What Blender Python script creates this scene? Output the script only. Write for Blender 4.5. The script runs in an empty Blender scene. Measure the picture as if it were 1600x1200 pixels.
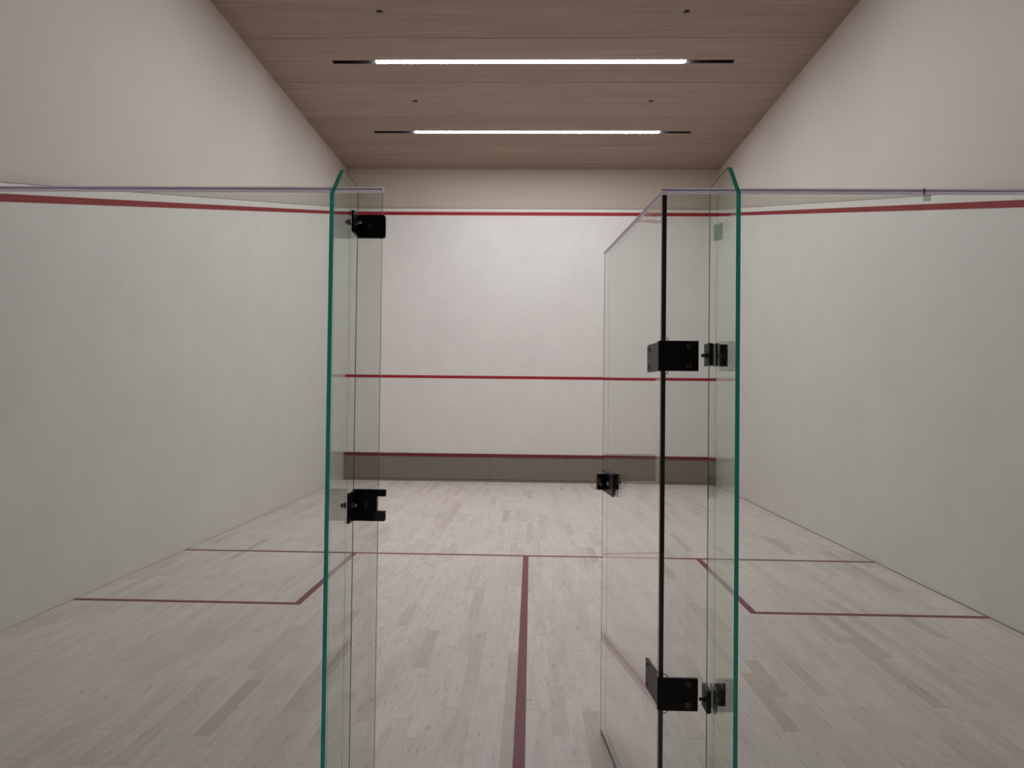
import bpy, bmesh, math
from mathutils import Vector, Matrix

S = bpy.context.scene
COL = S.collection

# ------------------------------------------------------------------ camera
CAM = Vector((0.0389, -2.2, 1.4811))
YAW, PITCH, ROLL, FPX = 0.02789, 0.01728, 0.01165, 1090.0
def cam_axes():
    cy, sy, cp, sp = math.cos(YAW), math.sin(YAW), math.cos(PITCH), math.sin(PITCH)
    cr, sr = math.cos(ROLL), math.sin(ROLL)
    f = Vector((-sy * cp, cy * cp, sp)); r = Vector((cy, sy, 0)); u = r.cross(f)
    return cr * r + sr * u, cr * u - sr * r, f
cr_, cu_, cf_ = cam_axes()
cd = bpy.data.cameras.new('camera'); cam = bpy.data.objects.new('camera', cd); COL.objects.link(cam)
cd.sensor_width = 36.0; cd.lens = FPX * 36.0 / 1600.0; cd.clip_start = 0.02
M = Matrix.Identity(4)
for i in range(3):
    M[i][0] = cr_[i]; M[i][1] = cu_[i]; M[i][2] = -cf_[i]; M[i][3] = CAM[i]
cam.matrix_world = M
S.camera = cam

# ------------------------------------------------------------------ world / exposure
w = bpy.data.worlds.new('world'); S.world = w; w.use_nodes = True
w.node_tree.nodes['Background'].inputs[0].default_value = (0.9, 0.95, 1.0, 1)
w.node_tree.nodes['Background'].inputs[1].default_value = 0.02
vs = S.view_settings
vs.view_transform = 'Standard'; vs.look = 'None'; vs.gamma = 1.0; vs.use_curve_mapping = False
vs.exposure = 0.0
S.cycles.max_bounces = 14; S.cycles.diffuse_bounces = 8; S.cycles.transparent_max_bounces = 24
S.cycles.glossy_bounces = 6
S.cycles.caustics_reflective = False; S.cycles.caustics_refractive = False

TUBE = 69.5                       # strength of the ceiling tubes
TUBE_COL = (0.98, 0.99, 1.0, 1)

# ------------------------------------------------------------------ sizes
W, L, H = 3.2, 9.84, 5.437        # half width, front wall, ceiling
BACK = -4.6                       # wall behind the viewer
G0, G1 = -0.036, -0.024           # glass back wall faces
GT = 2.13                         # its height
SET = 0.045                       # the playing panels stand proud of the upper walls

# ------------------------------------------------------------------ materials
def new_mat(name):
    m = bpy.data.materials.new(name); m.use_nodes = True
    nt = m.node_tree; b = nt.nodes['Principled BSDF']
    return m, nt, b
def N(nt, t, **kw):
    n = nt.nodes.new(t)
    for k, v in kw.items(): setattr(n, k, v)
    return n
def math_(nt, op, a, b=None, c=None):
    n = N(nt, 'ShaderNodeMath', operation=op)
    for i, v in enumerate((a, b, c)):
        if v is None: continue
        if isinstance(v, (int, float)): n.inputs[i].default_value = v
        else: nt.links.new(v, n.inputs[i])
    return n.outputs[0]
def mix(nt, fac, a, b, mode='MIX'):
    n = N(nt, 'ShaderNodeMix', data_type='RGBA', blend_type=mode)
    for i, v in ((0, fac), (6, a), (7, b)):
        if isinstance(v, (int, float)): n.inputs[i].default_value = v
        elif isinstance(v, tuple): n.inputs[i].default_value = v if len(v) == 4 else v + (1,)
        else: nt.links.new(v, n.inputs[i])
    return n.outputs[2]
def ramp(nt, fac, stops):
    n = N(nt, 'ShaderNodeValToRGB'); e = n.color_ramp.elements
    while len(e) < len(stops): e.new(0.5)
    for i, (p, c) in enumerate(stops):
        e[i].position = p; e[i].color = (c, c, c, 1) if isinstance(c, (int, float)) else tuple(c) + (1,)
    nt.links.new(fac, n.inputs[0]); return n.outputs[0]
def pos(nt):
    g = N(nt, 'ShaderNodeNewGeometry'); s = N(nt, 'ShaderNodeSeparateXYZ')
    nt.links.new(g.outputs['Position'], s.inputs[0]); return g.outputs['Position'], s.outputs
def noise(nt, vec, scale, detail=4, rough=0.55, mul=None):
    if mul:
        v = N(nt, 'ShaderNodeVectorMath', operation='MULTIPLY'); nt.links.new(vec, v.inputs[0])
        v.inputs[1].default_value = mul; vec = v.outputs[0]
    n = N(nt, 'ShaderNodeTexNoise'); n.inputs['Scale'].default_value = scale
    n.inputs['Detail'].default_value = detail; n.inputs['Roughness'].default_value = rough
    nt.links.new(vec, n.inputs['Vector']); return n.outputs['Fac']
def white(nt, a, b=None):
    n = N(nt, 'ShaderNodeTexWhiteNoise', noise_dimensions='2D')
    c = N(nt, 'ShaderNodeCombineXYZ'); nt.links.new(a, c.inputs[0])
    if b is not None: nt.links.new(b, c.inputs[1])
    nt.links.new(c.outputs[0], n.inputs['Vector']); return n.outputs['Value'], n.outputs['Color']
def seam(nt, coord, at, half):
    return math_(nt, 'LESS_THAN', math_(nt, 'ABSOLUTE', math_(nt, 'SUBTRACT', coord, at)), half)
def simple(name, col, rough=0.5, metal=0.0, spec=0.5, var=0.0):
    m, nt, b = new_mat(name)
    b.inputs['Roughness'].default_value = rough; b.inputs['Metallic'].default_value = metal
    b.inputs['Specular IOR Level'].default_value = spec
    p, _ = pos(nt)
    f = noise(nt, p, 35.0)
    d = tuple(c * (1 - var) for c in col)
    nt.links.new(mix(nt, f, tuple(col), d), b.inputs['Base Color'])
    return m

def playing_mat(name, axis):
    """smooth white court plaster with faint sheet joints, smudges and ball marks"""
    m, nt, b = new_mat(name)
    p, xyz = pos(nt); h = xyz[axis]
    base = mix(nt, noise(nt, p, 0.9, 3), (0.735, 0.715, 0.695), (0.765, 0.745, 0.725))
    cloud = ramp(nt, noise(nt, p, 2.3, 6, 0.65), [(0.35, 0.955), (0.62, 1.0)])
    base = mix(nt, 1.0, base, cloud, 'MULTIPLY')
    # sheet joints
    j = seam(nt, xyz[2], 2.42, 0.0035)
    j = math_(nt, 'MAXIMUM', j, seam(nt, xyz[2], 3.02, 0.003))
    fr = math_(nt, 'FRACT', math_(nt, 'DIVIDE', math_(nt, 'ADD', h, 0.45), 1.22))
    j2 = math_(nt, 'LESS_THAN', fr, 0.004)
    j = math_(nt, 'MULTIPLY', math_(nt, 'MAXIMUM', j, j2), ramp(nt, noise(nt, p, 1.4, 2), [(0.42, 0.0), (0.6, 1.0)]))
    base = mix(nt, math_(nt, 'MULTIPLY', j, 0.14), base, (0.42, 0.40, 0.38))
    # ball marks
    v = N(nt, 'ShaderNodeTexVoronoi', feature='DISTANCE_TO_EDGE'); v.inputs['Scale'].default_value = 2.4
    nt.links.new(p, v.inputs['Vector'])
    s = ramp(nt, noise(nt, p, 9.0, 6, 0.7, (1, 1, 0.6)), [(0.705, 0.0), (0.76, 1.0)])
    base = mix(nt, math_(nt, 'MULTIPLY', s, 0.14), base, (0.40, 0.38, 0.36))
    nt.links.new(base, b.inputs['Base Color'])
    b.inputs['Roughness'].default_value = 0.55; b.inputs['Specular IOR Level'].default_value = 0.3
    return m

def upper_mat(name, ca, cb):
    m, nt, b = new_mat(name); p, _ = pos(nt)
    c = mix(nt, noise(nt, p, 1.1, 4), ca, cb)
    nt.links.new(c, b.inputs['Base Color']); b.inputs['Roughness'].default_value = 0.75
    b.inputs['Specular IOR Level'].default_value = 0.2
    return m

def floor_mat():
    m, nt, b = new_mat('maple_strip_floor')
    p, xyz = pos(nt)
    col = math_(nt, 'FLOOR', math_(nt, 'DIVIDE', xyz[0], 0.074))
    r1, _ = white(nt, col)
    ln = math_(nt, 'ADD', math_(nt, 'MULTIPLY', r1, 0.6), 0.45)
    t = math_(nt, 'ADD', math_(nt, 'DIVIDE', xyz[1], ln), math_(nt, 'MULTIPLY', r1, 37.0))
    row = math_(nt, 'FLOOR', t)
    r2, rc = white(nt, col, row)
    base = ramp(nt, r2, [(0.0, (0.670, 0.605, 0.575)), (0.35, (0.705, 0.640, 0.610)), (0.62, (0.685, 0.620, 0.590)), (0.80, (0.650, 0.585, 0.550)),
                         (0.92, (0.620, 0.550, 0.505)), (0.97, (0.580, 0.520, 0.460)), (1.0, (0.540, 0.475, 0.425))])
    # large worn areas, grain, streaks, flecks; every board carries its own piece of the pattern
    off = N(nt, 'ShaderNodeVectorMath', operation='MULTIPLY_ADD'); nt.links.new(rc, off.inputs[0]); off.inputs[1].default_value = (9, 9, 9); nt.links.new(p, off.inputs[2])
    o = off.outputs[0]
    base = mix(nt, 1.0, base, ramp(nt, noise(nt, p, 1.2, 5, 0.65, (1.6, 0.7, 1)), [(0.3, 0.91), (0.65, 1.02)]), 'MULTIPLY')
    base = mix(nt, 1.0, base, ramp(nt, noise(nt, o, 1.0, 4, 0.6, (26, 3.0, 1)), [(0.30, 0.90), (0.58, 1.02)]), 'MULTIPLY')
    cl = ramp(nt, noise(nt, o, 1.0, 3, 0.6, (9, 2.4, 1)), [(0.56, 0.0), (0.74, 1.0)])
    base = mix(nt, math_(nt, 'MULTIPLY', cl, 0.42), base, (0.50, 0.435, 0.40))
    st = ramp(nt, noise(nt, o, 1.0, 4, 0.6, (46, 8.0, 1)), [(0.60, 0.0), (0.68, 1.0)])
    base = mix(nt, math_(nt, 'MULTIPLY', st, 0.46), base, (0.34, 0.285, 0.255))
    kn = ramp(nt, noise(nt, o, 1.0, 3, 0.6, (24, 15, 1)), [(0.72, 0.0), (0.78, 1.0)])
    base = mix(nt, math_(nt, 'MULTIPLY', kn, 0.55), base, (0.16, 0.13, 0.11))
    sk = ramp(nt, noise(nt, p, 1.0, 6, 0.75, (7, 3.2, 1)), [(0.63, 0.0), (0.74, 1.0)])
    base = mix(nt, math_(nt, 'MULTIPLY', sk, 0.36), base, (0.30, 0.265, 0.245))
    fx = math_(nt, 'FRACT', math_(nt, 'DIVIDE', xyz[0], 0.074)); ft = math_(nt, 'FRACT', t)
    g1 = math_(nt, 'LESS_THAN', fx, 0.018)
    g2 = math_(nt, 'LESS_THAN', ft, 0.005)
    r3, _ = white(nt, row, col)
    gap = math_(nt, 'MAXIMUM', math_(nt, 'MULTIPLY', g1, 0.12), math_(nt, 'MULTIPLY', g2, math_(nt, 'MULTIPLY', r3, 0.45)))
    base = mix(nt, gap, base, (0.16, 0.13, 0.11))
    nt.links.new(base, b.inputs['Base Color'])
    rr = ramp(nt, noise(nt, p, 3.0, 4), [(0.3, 0.40), (0.7, 0.55)])
    nt.links.new(rr, b.inputs['Roughness']); b.inputs['Specular IOR Level'].default_value = 0.35
    return m

def ceiling_mat():
    m, nt, b = new_mat('walnut_ceiling_board'); p, xyz = pos(nt)
    panel = math_(nt, 'FLOOR', math_(nt, 'DIVIDE', math_(nt, 'SUBTRACT', xyz[1], 5.44), 1.1))
    r, rc = white(nt, panel)
    off = N(nt, 'ShaderNodeVectorMath', operation='ADD'); nt.links.new(p, off.inputs[0]); nt.links.new(rc, off.inputs[1])
    o = off.outputs[0]
    base = mix(nt, r, (0.335, 0.245, 0.200), (0.375, 0.280, 0.230))
    base = mix(nt, 1.0, base, ramp(nt, noise(nt, o, 1.0, 7, 0.65, (0.9, 26, 1)), [(0.28, 0.80), (0.70, 1.10)]), 'MULTIPLY')
    base = mix(nt, 1.0, base, ramp(nt, noise(nt, o, 1.0, 3, 0.5, (0.5, 4, 1)), [(0.3, 0.92), (0.7, 1.06)]), 'MULTIPLY')
    nt.links.new(base, b.inputs['Base Color'])
    b.inputs['Roughness'].default_value = 0.5; b.inputs['Specular IOR Level'].default_value = 0.3
    return m

def line_mat(name, c):
    m, nt, b = new_mat(name); p, _ = pos(nt)
    f = ramp(nt, noise(nt, p, 14.0, 6, 0.7), [(0.35, 0.0), (0.75, 1.0)])
    nt.links.new(mix(nt, f, c, tuple(v * 0.82 + 0.012 for v in c)), b.inputs['Base Color'])
    b.inputs['Roughness'].default_value = 0.55; b.inputs['Specular IOR Level'].default_value = 0.3
    return m

def glass_mat(name, ta, tb):
    """thin clear sheet: Schlick reflection over tinted see-through on both faces"""
    m, nt, b = new_mat(name); nt.nodes.remove(b)
    out = nt.nodes['Material Output']
    lw = N(nt, 'ShaderNodeLayerWeight'); lw.inputs['Blend'].default_value = 0.5
    f5 = math_(nt, 'POWER', lw.outputs['Facing'], 5.0)
    F = math_(nt, 'ADD', math_(nt, 'MULTIPLY', f5, 0.958), 0.042)
    tr = N(nt, 'ShaderNodeBsdfTransparent')
    p, _ = pos(nt)
    tint = mix(nt, noise(nt, p, 1.5, 2), ta, tb)
    nt.links.new(tint, tr.inputs[0])
    gl = N(nt, 'ShaderNodeBsdfGlossy'); gl.inputs['Roughness'].default_value = 0.0
    gl.inputs[0].default_value = (0.97, 1.0, 0.98, 1)
    mx = N(nt, 'ShaderNodeMixShader')
    nt.links.new(F, mx.inputs[0]); nt.links.new(tr.outputs[0], mx.inputs[1]); nt.links.new(gl.outputs[0], mx.inputs[2])
    nt.links.new(mx.outputs[0], out.inputs['Surface'])
    return m

def lucent(name, trans, back, clear, rough, F0):
    """clear plastic or glass edge: light from behind scatters through, the surface mirrors a little"""
    m, nt, b = new_mat(name); nt.nodes.remove(b); out = nt.nodes['Material Output']
    p, _ = pos(nt); f = noise(nt, p, 12.0)
    tl = N(nt, 'ShaderNodeBsdfTranslucent'); nt.links.new(mix(nt, f, trans, tuple(c * 0.85 for c in trans)), tl.inputs[0])
    di = N(nt, 'ShaderNodeBsdfDiffuse'); di.inputs[0].default_value = back + (1,)
    ad = N(nt, 'ShaderNodeAddShader'); nt.links.new(tl.outputs[0], ad.inputs[0]); nt.links.new(di.outputs[0], ad.inputs[1])
    tr = N(nt, 'ShaderNodeBsdfTransparent'); tr.inputs[0].default_value = (0.93, 0.91, 0.95, 1)
    m1 = N(nt, 'ShaderNodeMixShader'); m1.inputs[0].default_value = clear
    nt.links.new(ad.outputs[0], m1.inputs[1]); nt.links.new(tr.outputs[0], m1.inputs[2])
    gl = N(nt, 'ShaderNodeBsdfGlossy'); gl.inputs['Roughness'].default_value = rough
    lw = N(nt, 'ShaderNodeLayerWeight'); lw.inputs['Blend'].default_value = 0.5
    F = math_(nt, 'ADD', math_(nt, 'MULTIPLY', math_(nt, 'POWER', lw.outputs['Facing'], 5.0), 0.9), F0)
    m2 = N(nt, 'ShaderNodeMixShader'); nt.links.new(F, m2.inputs[0])
    nt.links.new(m1.outputs[0], m2.inputs[1]); nt.links.new(gl.outputs[0], m2.inputs[2])
    nt.links.new(m2.outputs[0], out.inputs['Surface']); return m

def emit_mat(name='lit_tube', k=1.0):
    m, nt, b = new_mat(name); p, _ = pos(nt)
    b.inputs['Base Color'].default_value = (0.9, 0.9, 0.9, 1)
    b.inputs['Emission Color'].default_value = TUBE_COL; b.inputs['Emission Strength'].default_value = TUBE * k
    return m

MAT = dict(
    play_side=playing_mat('white_court_plaster_side', 1), play_front=playing_mat('white_court_plaster_front', 0),
    upper=upper_mat('cream_wall_paint', (0.550, 0.505, 0.455), (0.582, 0.535, 0.483)), upper_front=upper_mat('cream_wall_paint_front', (0.535, 0.465, 0.395), (0.565, 0.493, 0.420)), floor=floor_mat(), ceiling=ceiling_mat(),  # upper_front is the same cream as the side walls, set warmer and darker
    void=simple('dark_ceiling_void', (0.02, 0.015, 0.012), 0.9),
    corridor=simple('corridor_grey_paint', (0.30, 0.29, 0.28), 0.8, var=0.06),
    wall_red=line_mat('red_wall_line', (0.29, 0.016, 0.027)),
    front_red=line_mat('bright_red_wall_line', (0.35, 0.012, 0.026)),
    floor_red=line_mat('dull_red_floor_line', (0.215, 0.060, 0.078)),
    tin=simple('grey_brown_tin_paint', (0.215, 0.190, 0.155), 0.6, var=0.08),
    tin_red=line_mat('dark_red_tin_strip', (0.135, 0.006, 0.016)),
    tin_gap=simple('dark_gap', (0.05, 0.043, 0.036), 0.8),
    screw=simple('dull_steel_screw', (0.42, 0.40, 0.37), 0.4, 0.8),
    glass=glass_mat('clear_glass', (0.915, 0.930, 0.917), (0.921, 0.935, 0.922)),
    fin_glass=glass_mat('greenish_glass', (0.930, 0.955, 0.932), (0.935, 0.959, 0.936)),
    door_glass=glass_mat('very_clear_glass', (0.972, 0.972, 0.966), (0.976, 0.975, 0.970)),
    edge=lucent('green_glass_edge', (0.020, 0.290, 0.222), (0.016, 0.145, 0.112), 0.0, 0.12, 0.05),
    thin_edge=simple('dim_glass_edge', (0.10, 0.10, 0.095), 0.15, spec=0.6, var=0.2),
    rail=lucent('clear_lavender_plastic', (0.90, 0.86, 0.94), (0.46, 0.44, 0.48), 0.58, 0.15, 0.06),
    seal=simple('black_rubber_seal', (0.004, 0.007, 0.007), 0.5, spec=0.25),
    black=simple('black_coated_metal', (0.006, 0.006, 0.007), 0.38, spec=0.35, var=0.2),
    leaf=simple('dark_bronze_metal', (0.026, 0.019, 0.019), 0.42, 0.1, var=0.15),
    chrome=simple('worn_chrome', (0.52, 0.51, 0.49), 0.22, 1.0, var=0.1),
    dull=simple('dull_dark_steel', (0.11, 0.105, 0.10), 0.4, 0.8, var=0.1),
    gasket=simple('grey_gasket', (0.02, 0.02, 0.022), 0.6),
    joint=simple('dark_joint_line', (0.075, 0.060, 0.050), 0.5),
    groove=simple('dark_lavender_groove', (0.085, 0.080, 0.105), 0.4), lip=lucent('pale_plastic_lip', (0.85, 0.83, 0.85), (0.55, 0.54, 0.55), 0.15, 0.15, 0.06),
    worn_steel=simple('worn_grey_steel', (0.20, 0.185, 0.175), 0.45, 0.1, var=0.2), pale_steel=simple('pale_brushed_steel', (0.85, 0.84, 0.83), 0.45, 0.0, var=0.2),
    catch=simple('dark_grey_catch', (0.050, 0.045, 0.043), 0.45), panel_shade_line=simple('painted_panel_shade', (0.26, 0.235, 0.205), 0.8, var=0.1),
    tape=None, slot=simple('black_light_channel', (0.012, 0.009, 0.008), 0.55),
    tube=emit_mat(), dim_tube=emit_mat('dimmed_lit_tube', 0.5), sprinkler=simple('dark_brown_sprinkler_cup', (0.018, 0.010, 0.009), 0.5),
    sprinkler_tip=simple('bronze_sprinkler_tip', (0.16, 0.115, 0.105), 0.4, 0.5),
)
def clear_mat():
    """cut end of a pane seen through its own glass: nothing but see-through"""
    m, nt, b = new_mat('clear_cut_end'); nt.nodes.remove(b); out = nt.nodes['Material Output']
    tr = N(nt, 'ShaderNodeBsdfTransparent'); p, _ = pos(nt)
    nt.links.new(mix(nt, noise(nt, p, 8.0), (0.96, 0.975, 0.965), (0.98, 0.985, 0.98)), tr.inputs[0])
    nt.links.new(tr.outputs[0], out.inputs['Surface']); return m
MAT['clear_end'] = clear_mat()
def tape_mat():
    m, nt, b = new_mat('clear_tape'); nt.nodes.remove(b); out = nt.nodes['Material Output']
    tr = N(nt, 'ShaderNodeBsdfTransparent'); tr.inputs[0].default_value = (0.86, 0.90, 0.87, 1)
    di = N(nt, 'ShaderNodeBsdfDiffuse'); di.inputs[0].default_value = (0.34, 0.38, 0.36, 1)
    p, _ = pos(nt); mx = N(nt, 'ShaderNodeMixShader')
    nt.links.new(ramp(nt, noise(nt, p, 60), [(0.3, 0.10), (0.7, 0.18)]), mx.inputs[0])
    nt.links.new(tr.outputs[0], mx.inputs[1]); nt.links.new(di.outputs[0], mx.inputs[2])
    nt.links.new(mx.outputs[0], out.inputs['Surface']); return m
MAT['tape'] = tape_mat()

# ------------------------------------------------------------------ mesh helpers
def link(name, bm, mats, parent=None, loc=None, smooth=False):
    bmesh.ops.recalc_face_normals(bm, faces=bm.faces[:])
    me = bpy.data.meshes.new(name); bm.to_mesh(me); bm.free()
    for m in (mats if isinstance(mats, (list, tuple)) else [mats]): me.materials.append(MAT[m])
    if smooth:
        for p in me.polygons: p.use_smooth = True
    o = bpy.data.objects.new(name, me); COL.objects.link(o)
    if parent:
        o.parent = parent
        o.location = -world_loc(parent)
    return o
def world_loc(o):
    v = Vector(o.location)
    while o.parent: o = o.parent; v += Vector(o.location)
    return v
def root(name, loc):
    o = bpy.data.objects.new(name, None); COL.objects.link(o); o.location = loc
    o.empty_display_size = 0.05
    return o
def tag(o, label, cat=None, group=None, kind=None):
    o['label'] = label
    if cat: o['category'] = cat
    if group: o['group'] = group
    if kind: o['kind'] = kind
    return o
def box(bm, a, b, mi=0):
    x0, y0, z0 = a; x1, y1, z1 = b
    v = [bm.verts.new(c) for c in ((x0,y0,z0),(x1,y0,z0),(x1,y1,z0),(x0,y1,z0),(x0,y0,z1),(x1,y0,z1),(x1,y1,z1),(x0,y1,z1))]
    fs = [bm.faces.new([v[i] for i in q]) for q in ((3,2,1,0),(4,5,6,7),(0,1,5,4),(1,2,6,5),(2,3,7,6),(3,0,4,7))]
    for f in fs: f.material_index = mi
    return fs
def quad(bm, pts, mi=0):
    f = bm.faces.new([bm.verts.new(p) for p in pts]); f.material_index = mi; return f
def slab(bm, poly, vec, cap=0, side=0):
    """extrude a 3-D polygon by vec; caps and sides may carry different materials"""
    a = [bm.verts.new(p) for p in poly]; b = [bm.verts.new(Vector(p) + Vector(vec)) for p in poly]
    n = len(a)
    bm.faces.new(a[::-1]).material_index = cap; bm.faces.new(b).material_index = cap
    for i in range(n):
        bm.faces.new((a[i], a[(i+1) % n], b[(i+1) % n], b[i])).material_index = side
def rounded(pts, r, seg=4):
    """2-D polygon with its listed corners rounded; r is one radius or one per corner"""
    out = []; n = len(pts)
    for i, p in enumerate(pts):
        ri = r[i] if isinstance(r, (list, tuple)) else r
        p = Vector(p); a = Vector(pts[i-1]); b = Vector(pts[(i+1) % n])
        if ri <= 0: out.append(tuple(p)); continue
        da = (a - p).normalized(); db = (b - p).normalized()
        s = p + da * ri; e = p + db * ri
        for k in range(seg + 1):
            t = k / seg
            out.append(tuple((1-t)**2 * s + 2*t*(1-t) * p + t*t * e))
    return out
def bevel(bm, w=0.0012):
    es = [e for e in bm.edges if len(e.link_faces) == 2 and e.calc_face_angle(0) > 0.7]
    bmesh.ops.bevel(bm, geom=es, offset=w, segments=2, affect='EDGES', profile=0.6)
def plate_xz(pts, y0, y1, r=0.0, bev=0.0012):
    bm = bmesh.new(); slab(bm, [(x, y0, z) for x, z in rounded(pts, r)], (0, y1 - y0, 0))
    if bev: bevel(bm, bev)
    return bm
def plate_yz(pts, x0, x1, r=0.0, bev=0.0012):
    bm = bmesh.new(); slab(bm, [(x0, y, z) for y, z in rounded(pts, r)], (x1 - x0, 0, 0))
    if bev: bevel(bm, bev)
    return bm
def rect(a0, a1, b0, b1): return [(a0, b0), (a1, b0), (a1, b1), (a0, b1)]
def lathe(bm, c, axis, prof, seg=20, mi=0):
    """revolve (radius, height) profile about axis through c"""
    ax = Vector(axis).normalized(); t = Vector((0, 0, 1)) if abs(ax.z) < 0.9 else Vector((1, 0, 0))
    u = ax.cross(t).normalized(); v = ax.cross(u); c = Vector(c); rings = []
    for r, h in prof:
        rings.append([bm.verts.new(c + ax * h + (u * math.cos(2*math.pi*k/seg) + v * math.sin(2*math.pi*k/seg)) * max(r, 1e-5)) for k in range(seg)])
    for a, b in zip(rings, rings[1:]):
        for k in range(seg): bm.faces.new((a[k], a[(k+1) % seg], b[(k+1) % seg], b[k])).material_index = mi
    bm.faces.new(rings[0][::-1]).material_index = mi; bm.faces.new(rings[-1]).material_index = mi
def wire(bm, pts, r, seg=8):
    pts = [Vector(p) for p in pts]; rings = []
    for i, p in enumerate(pts):
        d = (pts[min(i+1, len(pts)-1)] - pts[max(i-1, 0)]).normalized()
        t = Vector((0, 1, 0)) if abs(d.y) < 0.9 else Vector((1, 0, 0))
        u = d.cross(t).normalized(); v = d.cross(u)
        rings.append([bm.verts.new(p + (u*math.cos(2*math.pi*k/seg) + v*math.sin(2*math.pi*k/seg)) * r) for k in range(seg)])
    for a, b in zip(rings, rings[1:]):
        for k in range(seg): bm.faces.new((a[k], a[(k+1) % seg], b[(k+1) % seg], b[k]))
    bm.faces.new(rings[0][::-1]); bm.faces.new(rings[-1])

# ------------------------------------------------------------------ setting: floor, walls, ceiling
bm = bmesh.new(); box(bm, (-W - 0.2, BACK - 0.1, -0.1), (W + 0.2, L + 0.2, 0.0))
tag(link('floor', bm, 'floor'), 'pale worn maple strip floor of the squash court', kind='structure')

OUT_F, SLOPE = 4.64, 0.2515       # centre of the out line on the front wall, fall per metre along the side walls
def out_z(y): return OUT_F - SLOPE * (L - y)
EDGE = 0.09                       # panels end this far above the out line

for side, nm in ((-1, 'left'), (1, 'right')):
    xo = side * (W + SET)
    bm = bmesh.new(); box(bm, (min(xo, xo + side*0.2), BACK, 0), (max(xo, xo + side*0.2), L + 0.2, H + 0.1))
    wall = tag(link('wall_' + nm, bm, 'upper'), 'cream painted upper wall on the %s side of the court above the red line' % nm, kind='structure')
    bm = bmesh.new()
    prof = [(-0.05, 0.0), (L, 0.0), (L, out_z(L) + EDGE), (-0.05, out_z(-0.05) + EDGE)]
    slab(bm, [(side * W, y, z) for y, z in prof], (side * (SET + 0.002), 0, 0))
    link('playing_panel', bm, 'play_side', wall)
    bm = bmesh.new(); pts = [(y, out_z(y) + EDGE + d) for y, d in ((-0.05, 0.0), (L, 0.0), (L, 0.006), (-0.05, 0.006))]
    slab(bm, [(side * (W + 0.001), y, z) for y, z in pts], (side * SET, 0, 0)); link('panel_shade_line', bm, 'panel_shade_line', wall)  # dark strip: shade line along the panel top, put in as colour
bm = bmesh.new(); box(bm, (-W - 0.3, L + SET, 0), (W + 0.3, L + SET + 0.2, H + 0.1))
wf = tag(link('wall_front', bm, 'upper_front'), 'cream painted strip of front wall between white panel and ceiling', kind='structure')
bm = bmesh.new(); box(bm, (-W - 0.0, L, 0), (W + 0.0, L + SET + 0.002, OUT_F + 0.085))
link('playing_panel', bm, 'play_front', wf)
bm = bmesh.new(); box(bm, (-W, L + 0.001, OUT_F + 0.085), (W, L + SET + 0.001, OUT_F + 0.095)); link('panel_shade_line', bm, 'panel_shade_line', wf)  # same painted shade line above the front panel
bm = bmesh.new(); box(bm, (-W - 0.2, BACK - 0.2, 0), (W + 0.2, BACK, H + 0.1))
tag(link('wall_back', bm, 'corridor'), 'plain grey wall of the viewing corridor behind the camera', kind='structure')

# ceiling: boards with open joints, two of them cut for the light slots
SEAMS = [BACK - 0.1, -3.36, -2.26, -1.16, -0.06, 1.04, 2.14, 3.24, 4.34, 5.44, 6.527, 7.61, 8.742, L + SET + 0.05]
LAMPS = [(1.59, -1.83, 1.83), (3.79, -1.83, 1.83), (5.988, -1.848, 1.805), (8.19, -1.755, 1.90)]
SLOT, SW = 2.375, 0.043
bm = bmesh.new(); g = 0.004; T = 0.03
XE = W + SET + 0.05
for y0, y1 in zip(SEAMS, SEAMS[1:]):
    lamp = [l for l in LAMPS if y0 < l[0] < y1]
    if not lamp:
        box(bm, (-XE, y0 + g, H), (XE, y1 - g, H + T)); continue
    yc = lamp[0][0]
    box(bm, (-XE, y0 + g, H), (XE, yc - SW, H + T)); box(bm, (-XE, yc + SW, H), (XE, y1 - g, H + T))
    box(bm, (-XE, yc - SW, H), (-SLOT, yc + SW, H + T)); box(bm, (SLOT, yc - SW, H), (XE, yc + SW, H + T))
box(bm, (-XE, BACK - 0.1, H + 0.10), (XE, L + 0.1, H + 0.14), 1)
tag(link('ceiling', bm, ['ceiling', 'void']), 'brown wood board ceiling with thin cross joints', kind='structure')

# painted court lines
trim_n = 0
def line(bm, mat, label):
    global trim_n
    trim_n += 1
    return tag(link('trim_%d' % trim_n, bm, mat), label, kind='structure')
FT = 0.0008
YS, YB, LW = 4.279, 2.703, 0.05
bm = bmesh.new(); box(bm, (-W, YS, 0), (W, YS + LW, FT)); line(bm, 'floor_red', 'dull red line painted across the whole floor')
bm = bmesh.new(); box(bm, (-0.02, -0.02, 0), (0.03, YS, FT)); line(bm, 'floor_red', 'dull red centre line running from camera to the cross line on floor')
for side, nm in ((-1, 'left'), (1, 'right')):
    bm = bmesh.new(); xi = side * 1.593
    xa, xb = sorted((xi - side*0.025, xi + side*0.025))
    pts = [(side*W, YB - LW/2), (side*W, YB + LW/2), (xi + side*0.025, YB + LW/2), (xi + side*0.025, YS), (xi - side*0.025, YS), (xi - side*0.025, YB - LW/2)]
    slab(bm, [(x, y, 0) for x, y in pts], (0, 0, FT))
    line(bm, 'floor_red', 'dull red L-shaped service box line on %s side of floor' % nm)
for side, nm, wd in ((-1, 'left', 0.0025), (1, 'right', 0.009)):
    bm = bmesh.new(); xa, xb = sorted((side * W, side * (W - wd))); box(bm, (xa, 0.0, 0), (xb, L - 0.03, 0.0006)); line(bm, 'tin_gap', 'thin dark joint where floor meets the %s side wall' % nm)
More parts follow.
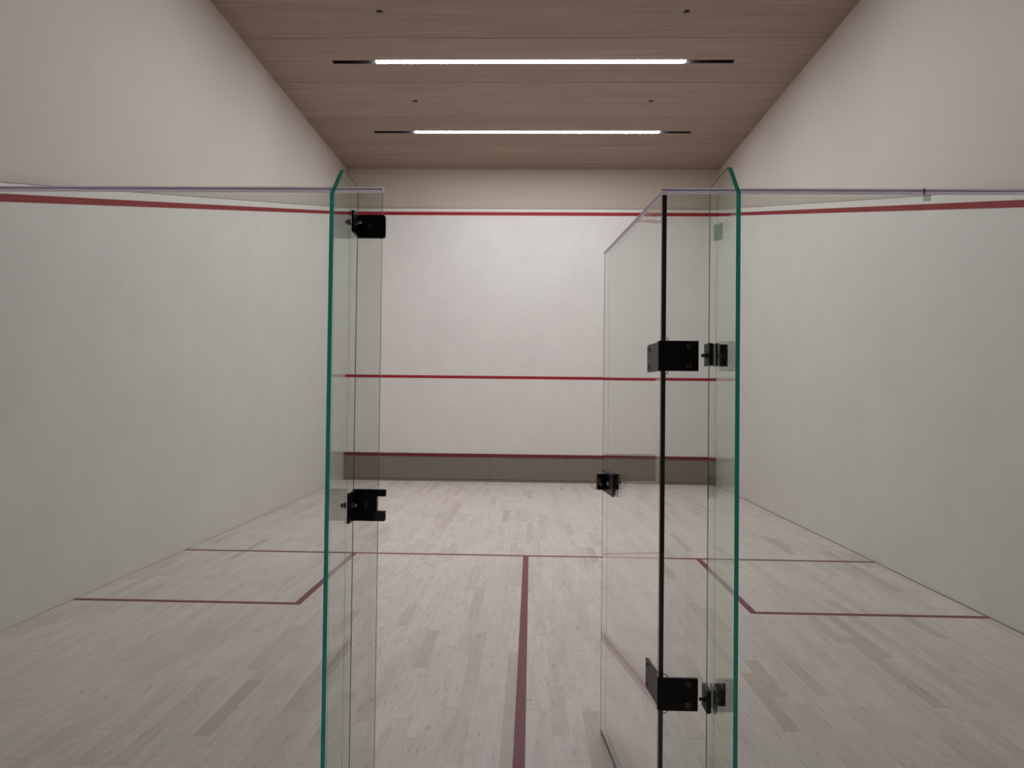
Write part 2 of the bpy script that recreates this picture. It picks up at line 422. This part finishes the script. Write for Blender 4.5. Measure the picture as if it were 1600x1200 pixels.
for side, nm in ((-1, 'left'), (1, 'right')):
    bm = bmesh.new(); pts = [(-0.05, out_z(-0.05) - 0.025), (L, out_z(L) - 0.025), (L, out_z(L) + 0.025), (-0.05, out_z(-0.05) + 0.025)]
    slab(bm, [(side*W, y, z) for y, z in pts], (-side*FT, 0, 0))
    line(bm, 'wall_red', 'sloping red out line on the %s side wall' % nm)
for z, t, nm in ((OUT_F, 0.03, 'upper red out line across the front wall'), (1.800, 0.025, 'red service line across the middle of the front wall')):
    bm = bmesh.new(); box(bm, (-W + 0.001, L - FT, z - t), (W - 0.001, L, z + t)); line(bm, 'front_red', nm)

# ------------------------------------------------------------------ tin along the foot of the front wall
TY = L - 0.022
tin = tag(root('tin_board', (0, L, 0)), 'long grey-brown tin board with dark red top strip along foot of front wall', 'tin')
bm = bmesh.new()
box(bm, (-W + 0.001, TY, 0.040), (-0.667, L - 0.001, 0.425)); box(bm, (-0.665, TY, 0.040), (W - 0.001, L - 0.001, 0.425))
link('board', bm, 'tin', tin)
bm = bmesh.new(); slab(bm, [(-W + 0.001, y, z) for y, z in ((TY - 0.008, 0.425), (L - 0.001, 0.425), (L - 0.001, 0.478), (L - 0.012, 0.478))], (2*W - 0.002, 0, 0))
link('top_strip', bm, 'tin_red', tin)['label'] = 'dark red strip'
bm = bmesh.new(); box(bm, (-W + 0.001, TY + 0.006, 0.033), (W - 0.001, L - 0.001, 0.040)); box(bm, (-0.667, TY + 0.01, 0.040), (-0.665, L - 0.001, 0.425))
link('shadow_gap', bm, 'tin_gap', tin)
bm = bmesh.new(); box(bm, (-W + 0.001, TY - 0.004, 0.0), (W - 0.001, L - 0.001, 0.033))
link('plinth', bm, 'tin', tin)
for xs in (-2.62, -0.74, -0.59, 0.56, 1.05, 2.50):
    for zs in (0.395, 0.075):
        bm = bmesh.new(); lathe(bm, (xs, TY, zs), (0, -1, 0), [(0.009, 0), (0.009, 0.003), (0.005, 0.005)], 10)
        link('screw', bm, 'screw', tin)

# ------------------------------------------------------------------ ceiling lights and sprinklers
LAB = {5.988: 'lit linear ceiling light in a black slot, the nearer and larger of the two',
       3.79: 'lit linear ceiling light in a black slot, second from the glass wall',
       1.59: 'lit linear ceiling light in a black slot, closest to the glass wall',
       8.19: 'lit linear ceiling light in a black slot, the farther one close to front wall'}
for yc, xa, xb in LAMPS:
    t = tag(root('ceiling_light', (0, yc, H)), LAB[yc], 'ceiling light', 'linear lights in the wood ceiling')
    bm = bmesh.new(); e = 0.0005; d = 0.07; k = 0.004
    x0, x1, y0, y1 = -SLOT + e, SLOT - e, yc - SW + e, yc + SW - e
    box(bm, (x0, y0, H + 0.001), (x1, y0 + k, H + d)); box(bm, (x0, y1 - k, H + 0.001), (x1, y1, H + d))
    box(bm, (x0, y0, H + d), (x1, y1, H + d + k))
    box(bm, (x0, y0 + k, H + 0.001), (x0 + k, y1 - k, H + d)); box(bm, (x1 - k, y0 + k, H + 0.001), (x1, y1 - k, H + d))
    link('slot_channel', bm, 'slot', t)
    bm = bmesh.new()
    pr = [(-0.037, 0.04), (-0.037, 0.001), (-0.033, -0.002), (0.033, -0.002), (0.037, 0.001), (0.037, 0.04)]
    slab(bm, [(xa, yc + a, H + b) for a, b in pr], (xb - xa, 0, 0))
    link('lit_tube', bm, 'dim_tube' if yc < 2 else 'tube', t)
SPR = [(-1.573, 4.90, 'small dark ceiling sprinkler near top edge of the picture, left one'), (1.585, 4.92, 'small dark ceiling sprinkler near top edge of the picture, right one'),
       (-1.567, 7.087, 'small dark ceiling sprinkler between the two lights, left one'), (1.59, 7.088, 'small dark ceiling sprinkler between the two lights, right one')]
for x, y, lab in SPR:
    t = tag(root('sprinkler', (x, y, H)), lab, 'sprinkler', 'sprinklers in the wood ceiling')
    bm = bmesh.new(); lathe(bm, (x, y, H), (0, 0, -1), [(0.036, 0.0), (0.036, 0.002), (0.030, 0.003), (0.012, 0.001)], 24)
    link('cup', bm, 'sprinkler', t, smooth=True)
    bm = bmesh.new(); lathe(bm, (x + 0.004, y, H - 0.0012), (0, 0, -1), [(0.012, 0), (0.012, 0.006), (0.016, 0.008), (0.016, 0.0105), (0.006, 0.013)], 16)
    link('tip', bm, 'sprinkler_tip', t, smooth=True)

# ------------------------------------------------------------------ glass back wall
def edge_cap(x0, x1, parent, y0=G0, y1=G1):
    """clear plastic profile pushed over the top edge of a pane: upper bead, dark groove, pale lip"""
    prof = rounded([(y0 - 0.003, GT - 0.013), (y0 - 0.003, GT + 0.002), (y1 + 0.003, GT + 0.002), (y1 + 0.003, GT - 0.013), (y1, GT - 0.013), (y1, GT), (y0, GT), (y0, GT - 0.013)],
                   [0, 0.003, 0.003, 0.001, 0, 0, 0, 0], 3)
    bm = bmesh.new(); slab(bm, [(x0, a, b) for a, b in prof], (x1 - x0, 0, 0))
    c = link('edge_cap', bm, 'rail', parent)
    bm = bmesh.new(); box(bm, (x0, y0 - 0.0034, GT - 0.0075), (x1, y0 - 0.0031, GT - 0.0055)); link('groove', bm, 'groove', c)
    bm = bmesh.new(); box(bm, (x0, y0 - 0.0030, GT - 0.0165), (x1, y0 - 0.0003, GT - 0.0132)); link('lip', bm, 'lip', c)
    return c
gl = tag(root('glass_partition', (-1.8, -0.03, 0)), 'large clear glass partition filling the left side of the doorway', 'glass partition', 'glass partitions beside the doorway', 'thing')
bm = bmesh.new(); slab(bm, [(x, G0, z) for x, z in rect(-W + 0.002, -0.435, 0.002, GT - 0.0005)], (0, G1 - G0, 0), 0, 1)
link('pane', bm, ['glass', 'thin_edge'], gl)
edge_cap(-W + 0.002, -0.433, gl)
gr = tag(root('glass_partition', (1.8, -0.03, 0)), 'large clear glass partition right of the doorway carrying the door hinges', 'glass partition', 'glass partitions beside the doorway', 'thing')
bm = bmesh.new(); slab(bm, [(x, G0, z) for x, z in rect(0.437, W - 0.002, 0.002, GT - 0.0005)], (0, G1 - G0, 0), 0, 1)
link('pane', bm, ['glass', 'thin_edge'], gr)
edge_cap(0.436, W - 0.002, gr)
bm = bmesh.new(); box(bm, (1.234, G0 - 0.0055, GT - 0.016), (1.2365, G0 - 0.0005, GT + 0.0025)); link('cap_joint', bm, 'dull', gr)

GF = G0 - 0.0042
def fin(xa, xb, yf, yt, zc, inner, label):
    """fin: ground front and clipped edges are green, the top and the joint edge stay clear"""
    bm = bmesh.new()
    poly = [(GF, 0.0), (GF, GT), (yt, GT), (yf, zc), (yf, 0.0)]
    slab(bm, [(xa, y, z) for y, z in poly], (xb - xa, 0, 0), 0, 1)
    bm.faces.ensure_lookup_table()
    for f in bm.faces:
        c = f.calc_center_median()
        if f.material_index == 1 and (c.y > GF - 1e-4 or c.z > GT - 1e-4): f.material_index = 2
    o = tag(link('glass_fin', bm, ['fin_glass', 'edge', 'clear_end']), label, 'glass fin', 'green-edged glass fins')
    x0, x1 = (inner - 0.0022, inner) if inner > (xa + xb) / 2 else (inner, inner + 0.0022)
    bm = bmesh.new(); box(bm, (x0, GF + 0.0001, 0.0), (x1, G0 - 0.0003, GT - 0.017)); link('silicone_joint', bm, 'joint', o)
    bm = bmesh.new(); box(bm, (x0, yt, GT), (x1, GF, GT + 0.0012)); link('top_arris', bm, 'joint', o)
    return o
fin(-0.522, -0.510, -0.303, -0.205, 2.033, -0.510, 'tall green-edged glass fin left of the doorway with a clipped top corner')
fin(0.583, 0.595, -0.321, -0.237, 2.033, 0.583, 'tall green-edged glass fin right of the doorway with a clipped top corner')

# ------------------------------------------------------------------ brackets on the left fin
FX = -0.510
def bolt(parent, c, axis, prof, mat='dull', name='bolt', seg=12):
    bm = bmesh.new(); lathe(bm, c, axis, prof, seg); return link(name, bm, mat, parent)
t = tag(root('stop_bracket', (-0.47, G0, 2.0)), 'black door stop bracket high on left fin beside the doorway', 'bracket')
link('plate', plate_xz([(FX + 0.0005, 1.969), (-0.4215, 1.969), (-0.4215, 2.041), (FX + 0.0005, 2.041)], G0 - 0.0105, G0 - 0.0005, [0.004, 0.009, 0.009, 0.002]), 'black', t)
link('fin_leaf', plate_yz([(G0 - 0.0105, 1.972), (-0.112, 1.972), (-0.118, 1.980), (-0.118, 2.038), (G0 - 0.0105, 2.038)], FX + 0.0005, FX + 0.0075, [0, 0.002, 0.002, 0.004, 0]), 'black', t)
bolt(t, (FX + 0.0075, -0.085, 2.008), (1, 0, 0), [(0.009, 0), (0.009, 0.004), (0.0045, 0.0045), (0.0045, 0.016), (0.003, 0.017)], 'chrome')
bolt(t, (-0.5225, -0.085, 2.008), (-1, 0, 0), [(0.010, 0), (0.010, 0.004), (0.007, 0.005), (0.007, 0.012), (0.004, 0.014)], 'dull', 'nut', 6)
bolt(t, (-0.472, G0 - 0.0105, 2.006), (0, -1, 0), [(0.0075, 0), (0.0075, 0.002), (0.004, 0.0025)], 'dull', 'screw', 16)

t = tag(root('strike_bracket', (-0.46, G0, 1.14)), 'black latch strike bracket with notched edge on left fin at waist height', 'bracket')
pts = [(FX + 0.0005, 1.089), (-0.409, 1.089), (-0.409, 1.121), (-0.4355, 1.121), (-0.4355, 1.1655), (-0.409, 1.1655), (-0.407, 1.187), (FX + 0.0005, 1.187)]
link('plate', plate_xz(pts, G0 - 0.0105, G0 - 0.0005, [0.002, 0.006, 0.003, 0.002, 0.002, 0.003, 0.007, 0.004]), 'black', t)
link('fin_leaf', plate_yz(rect(-0.118, G0 - 0.0105, 1.092, 1.184), FX + 0.0005, FX + 0.0075, [0.003, 0, 0, 0.003]), 'black', t)
bolt(t, (FX + 0.0075, -0.085, 1.142), (1, 0, 0), [(0.009, 0), (0.009, 0.004), (0.0045, 0.0045), (0.0045, 0.014), (0.003, 0.015)], 'chrome')
bolt(t, (-0.5225, -0.085, 1.142), (-1, 0, 0), [(0.010, 0), (0.010, 0.004), (0.007, 0.005), (0.007, 0.014), (0.004, 0.016)], 'dull', 'nut', 6)
bm = plate_xz(rect(-0.475, -0.464, 1.127, 1.153), G0 - 0.0125, G0 - 0.0105, 0.005, 0.0006); link('slotted_screw', bm, 'dull', t)
link('catch_block', plate_xz(rect(-0.444, -0.4075, 1.090, 1.119), G0 - 0.0165, G0 - 0.0105, [0.001, 0.009, 0.006, 0.001]), 'catch', t)

# ------------------------------------------------------------------ brackets on the right fin
def clamp(z0, z1, label):
    t = tag(root('fin_clamp', (0.60, G0, (z0 + z1) / 2)), label, 'bracket', 'clamps on the right fin')
    zc = (z0 + z1) / 2
    link('inner_leaf', plate_yz(rect(-0.100, G0 - 0.0005, z0, z1), 0.5695, 0.5762, 0.001, 0.0008), 'leaf', t)
    link('gasket', plate_yz(rect(-0.098, G0 - 0.001, z0 + 0.001, z1 - 0.001), 0.5764, 0.5828, 0, 0), 'gasket', t)
    link('outer_leaf', plate_yz(rect(-0.098, G0 - 0.0005, z0, z1), 0.5952, 0.6012, 0.001, 0.0008), 'black', t)
    link('wall_plate', plate_xz(rect(0.6014, 0.6400, z0, z1), G0 - 0.0075, G0 - 0.0005, 0.001, 0.0008), 'black', t)
    bolt(t, (0.5695, -0.070, zc - 0.002), (-1, 0, 0), [(0.0085, 0), (0.0085, 0.005), (0.0055, 0.0055), (0.0055, 0.014), (0.004, 0.016)], 'dull')
    bolt(t, (0.6012, -0.070, zc - 0.002), (1, 0, 0), [(0.009, 0), (0.009, 0.006), (0.005, 0.0065), (0.005, 0.012)], 'dull', 'nut', 6)
    bolt(t, (0.626, G0 - 0.0075, zc), (0, -1, 0), [(0.008, 0), (0.008, 0.002), (0.004, 0.003)], 'dull', 'screw', 16)
clamp(1.579, 1.647, 'black clamp bracket on right glass fin level with the upper door hinge')
clamp(0.545, 0.612, 'black clamp bracket on right glass fin level with the lower door hinge')

# ------------------------------------------------------------------ open glass door
HX, HY = 0.4505, -0.008           # hinge corner (middle of the pane edge)
FXD, FYD = 0.366, 0.922           # far end
dv = Vector((FXD - HX, FYD - HY, 0)); DW = dv.length; dv.normalize(); dn = Vector((-dv.y, dv.x, 0))   # dn points left (towards the doorway)
DB = 0.012
door = root('door_1', (HX, HY, 0)); tag(door, 'clear glass door swung open into the court on black hinges', kind='structure')
def dp(s, n, z): return Vector((HX, HY, z)) + dv * s + dn * n      # point in door space: along, out of the left face, up
def dslab(poly, n0, n1, cap=0, side=0, bev=0.0):
    bm = bmesh.new(); slab(bm, [dp(s, n0, z) for s, z in poly], dn * (n1 - n0), cap, side)
    if bev: bevel(bm, bev)
    return bm
link('pane', dslab(rect(0.0035, DW, DB, GT - 0.0005), -0.006, 0.006, 0, 1), ['door_glass', 'clear_end'], door)
link('edge_seal', dslab(rect(-0.0015, 0.003, DB, GT - 0.012), -0.0068, 0.0068), 'seal', door)['label'] = 'black seal'
bm = bmesh.new()
prof = [(0.009, GT - 0.012), (0.009, GT + 0.001), (0.008, GT + 0.002), (-0.0065, GT + 0.002), (-0.0065, GT - 0.003), (-0.0061, GT - 0.003), (-0.0061, GT), (0.006, GT), (0.006, GT - 0.012)]
slab(bm, [dp(0.004, a, b) for a, b in prof], dv * (DW - 0.004)); cap = link('edge_cap', bm, 'rail', door)
bm = bmesh.new(); slab(bm, [dp(0.004, a, b) for a, b in ((0.0091, GT - 0.006), (0.0091, GT - 0.0035), (0.0094, GT - 0.0035), (0.0094, GT - 0.006))], dv * (DW - 0.004)); link('groove', bm, 'groove', cap)
bm = bmesh.new(); slab(bm, [dp(DW, n, DB) for n in (0.0042, 0.0062)] + [dp(DW, n, GT - 0.013) for n in (0.0062, 0.0042)], dv * 0.002); link('end_arris', bm, 'joint', door)
bm = bmesh.new(); slab(bm, [dp(0.0, n, DB - 0.004) for n in (-0.001, 0.006)] + [dp(0.0, n, DB - 0.0002) for n in (0.006, -0.001)], dv * DW); link('bottom_seal', bm, 'seal', door)

def hinge(z0, z1, x0, x1, sl):
    zc = (z0 + z1) / 2
    h = root('hinge', (0, 0, 0)); h.parent = door; h.location = Vector((0.44, -0.04, zc)) - Vector(door.location)
    link('wall_plate', plate_xz(rect(x0 + 0.004, x1, z0, z1), G0 - 0.0095, G0 - 0.0005, 0.002), 'black', h)
    link('door_leaf', dslab(rounded(rect(0.018, sl, z0 + 0.001, z1 - 0.001), [0.001, 0.010, 0.010, 0.001]), 0.0065, 0.0125, bev=0.001), 'leaf', h)
    bm = bmesh.new(); lathe(bm, (x0 + 0.003, G0 - 0.001, z0 + 0.0), (0, 0, 1), [(0.006, 0), (0.0068, 0.002), (0.0068, z1 - z0 - 0.002), (0.006, z1 - z0)], 16)
    slab(bm, [(x0 + 0.0015, -0.041, z0 + 0.001), (x0 + 0.0065, -0.041, z0 + 0.001), (x0 + 0.0060, 0.013, z0 + 0.001), (x0 - 0.0006, 0.013, z0 + 0.001)], (0, 0, z1 - z0 - 0.002))
    link('knuckle', bm, 'black', h)
    def cap_screw(c, ax):
        bm = bmesh.new(); lathe(bm, c, ax, [(0.0080, 0), (0.0078, 0.0026), (0.0045, 0.0028), (0.0044, 0.0010)], 20)
        lathe(bm, Vector(c) + Vector(ax) * 0.0011, ax, [(0.0043, 0), (0.0043, 0.0006)], 6, 1)
        link('screw', bm, ['worn_steel', 'black'], h)
    for dz in (0.0175, z1 - z0 - 0.0175):
        cap_screw((x1 - 0.030, G0 - 0.0095, z0 + dz), (0, -1, 0))
        cap_screw(dp(sl - 0.024, 0.0125, z0 + dz), dn)
    for zz, sg in ((z1, 1), (z0, -1)):
        bm = bmesh.new(); pts = []
        for k in range(13):
            a = math.pi * k / 12
            pts.append((x0 + 0.019 + 0.0085 * -math.cos(a), G0 - 0.004, zz + sg * (0.001 + 0.0085 * math.sin(a))))
        wire(bm, pts, 0.0014); link('pin_loop', bm, 'dull', h, smooth=True)
    return h
hinge(1.564, 1.657, 0.432, 0.551, 0.150)
hinge(0.528, 0.627, 0.437, 0.556, 0.140)

# latch at the free edge
lt = root('latch', (0, 0, 0)); lt.parent = door; lt.location = dp(DW - 0.03, 0, 1.12) - Vector(door.location)
Z0, Z1 = 1.071, 1.166
link('plate', dslab(rounded(rect(DW - 0.244, DW - 0.012, Z0, Z1), 0.004), 0.0065, 0.0125, bev=0.001), 'leaf', lt)
link('far_plate', dslab(rounded(rect(DW - 0.244, DW - 0.012, Z0, Z1), 0.004), -0.0125, -0.0065, bev=0.001), 'black', lt)
def lbox(s0, s1, n0, n1, z0, z1, bm):
    slab(bm, [dp(s, n, z0) for s, n in ((s0, n0), (s1, n0), (s1, n1), (s0, n1))], (0, 0, z1 - z0))
SF, SB = DW - 0.142, DW - 0.112            # case open towards the viewer's side
bm = bmesh.new()
lbox(SB - 0.006, SB, 0.0127, 0.0565, 1.088, 1.156, bm)
lbox(SF, SB - 0.006, 0.0127, 0.0565, 1.150, 1.156, bm); lbox(SF, SB - 0.006, 0.0127, 0.0565, 1.088, 1.094, bm)
lbox(SF, SB - 0.006, 0.0515, 0.0565, 1.094, 1.150, bm)
link('latch_case', bm, 'black', lt)
bm = bmesh.new(); lbox(SF - 0.0008, SF - 0.0001, 0.0540, 0.0565, 1.088, 1.156, bm); lbox(SF - 0.0008, SF - 0.0001, 0.0127, 0.0540, 1.1545, 1.156, bm); link('case_rim', bm, 'worn_steel', lt)
bm = bmesh.new()
slab(bm, [dp(SF + 0.012, n, z) for n, z in ((0.0505, 1.130), (0.0400, 1.131), (0.0395, 1.124), (0.0455, 1.122), (0.0440, 1.115), (0.0370, 1.117), (0.0330, 1.112), (0.0335, 1.099), (0.0395, 1.103), (0.0400, 1.108), (0.0505, 1.104))], dv * 0.012)
link('thumb_catch', bm, 'pale_steel', lt)
bm = bmesh.new(); lbox(SF + 0.012, SF + 0.020, 0.0400, 0.0480, 1.133, 1.142, bm); link('catch_tip', bm, 'dull', lt)
bm = bmesh.new(); lathe(bm, dp(SF - 0.016, 0.0125, 1.116), dn, [(0.008, 0), (0.008, 0.004), (0.005, 0.006)], 14); link('screw', bm, 'pale_steel', lt)

# ------------------------------------------------------------------ bits of tape on the glass
TX = 0.5828
bm = bmesh.new(); slab(bm, [(TX, y, z) for y, z in ((-0.091, 2.003), (-0.190, 1.986), (-0.184, 1.939), (-0.092, 1.954))], (-0.0004, 0, 0))
tag(link('tape', bm, 'tape'), 'square of greyish clear tape near top of the right glass fin', 'tape')
bm = bmesh.new(); slab(bm, [(x, G0 - 0.0002, z) for x, z in rect(1.233, 1.257, 2.094, 2.1145)], (0, -0.0004, 0))
tag(link('tape', bm, 'tape'), 'small clear tape patch under the top edge of right glass panel', 'tape')
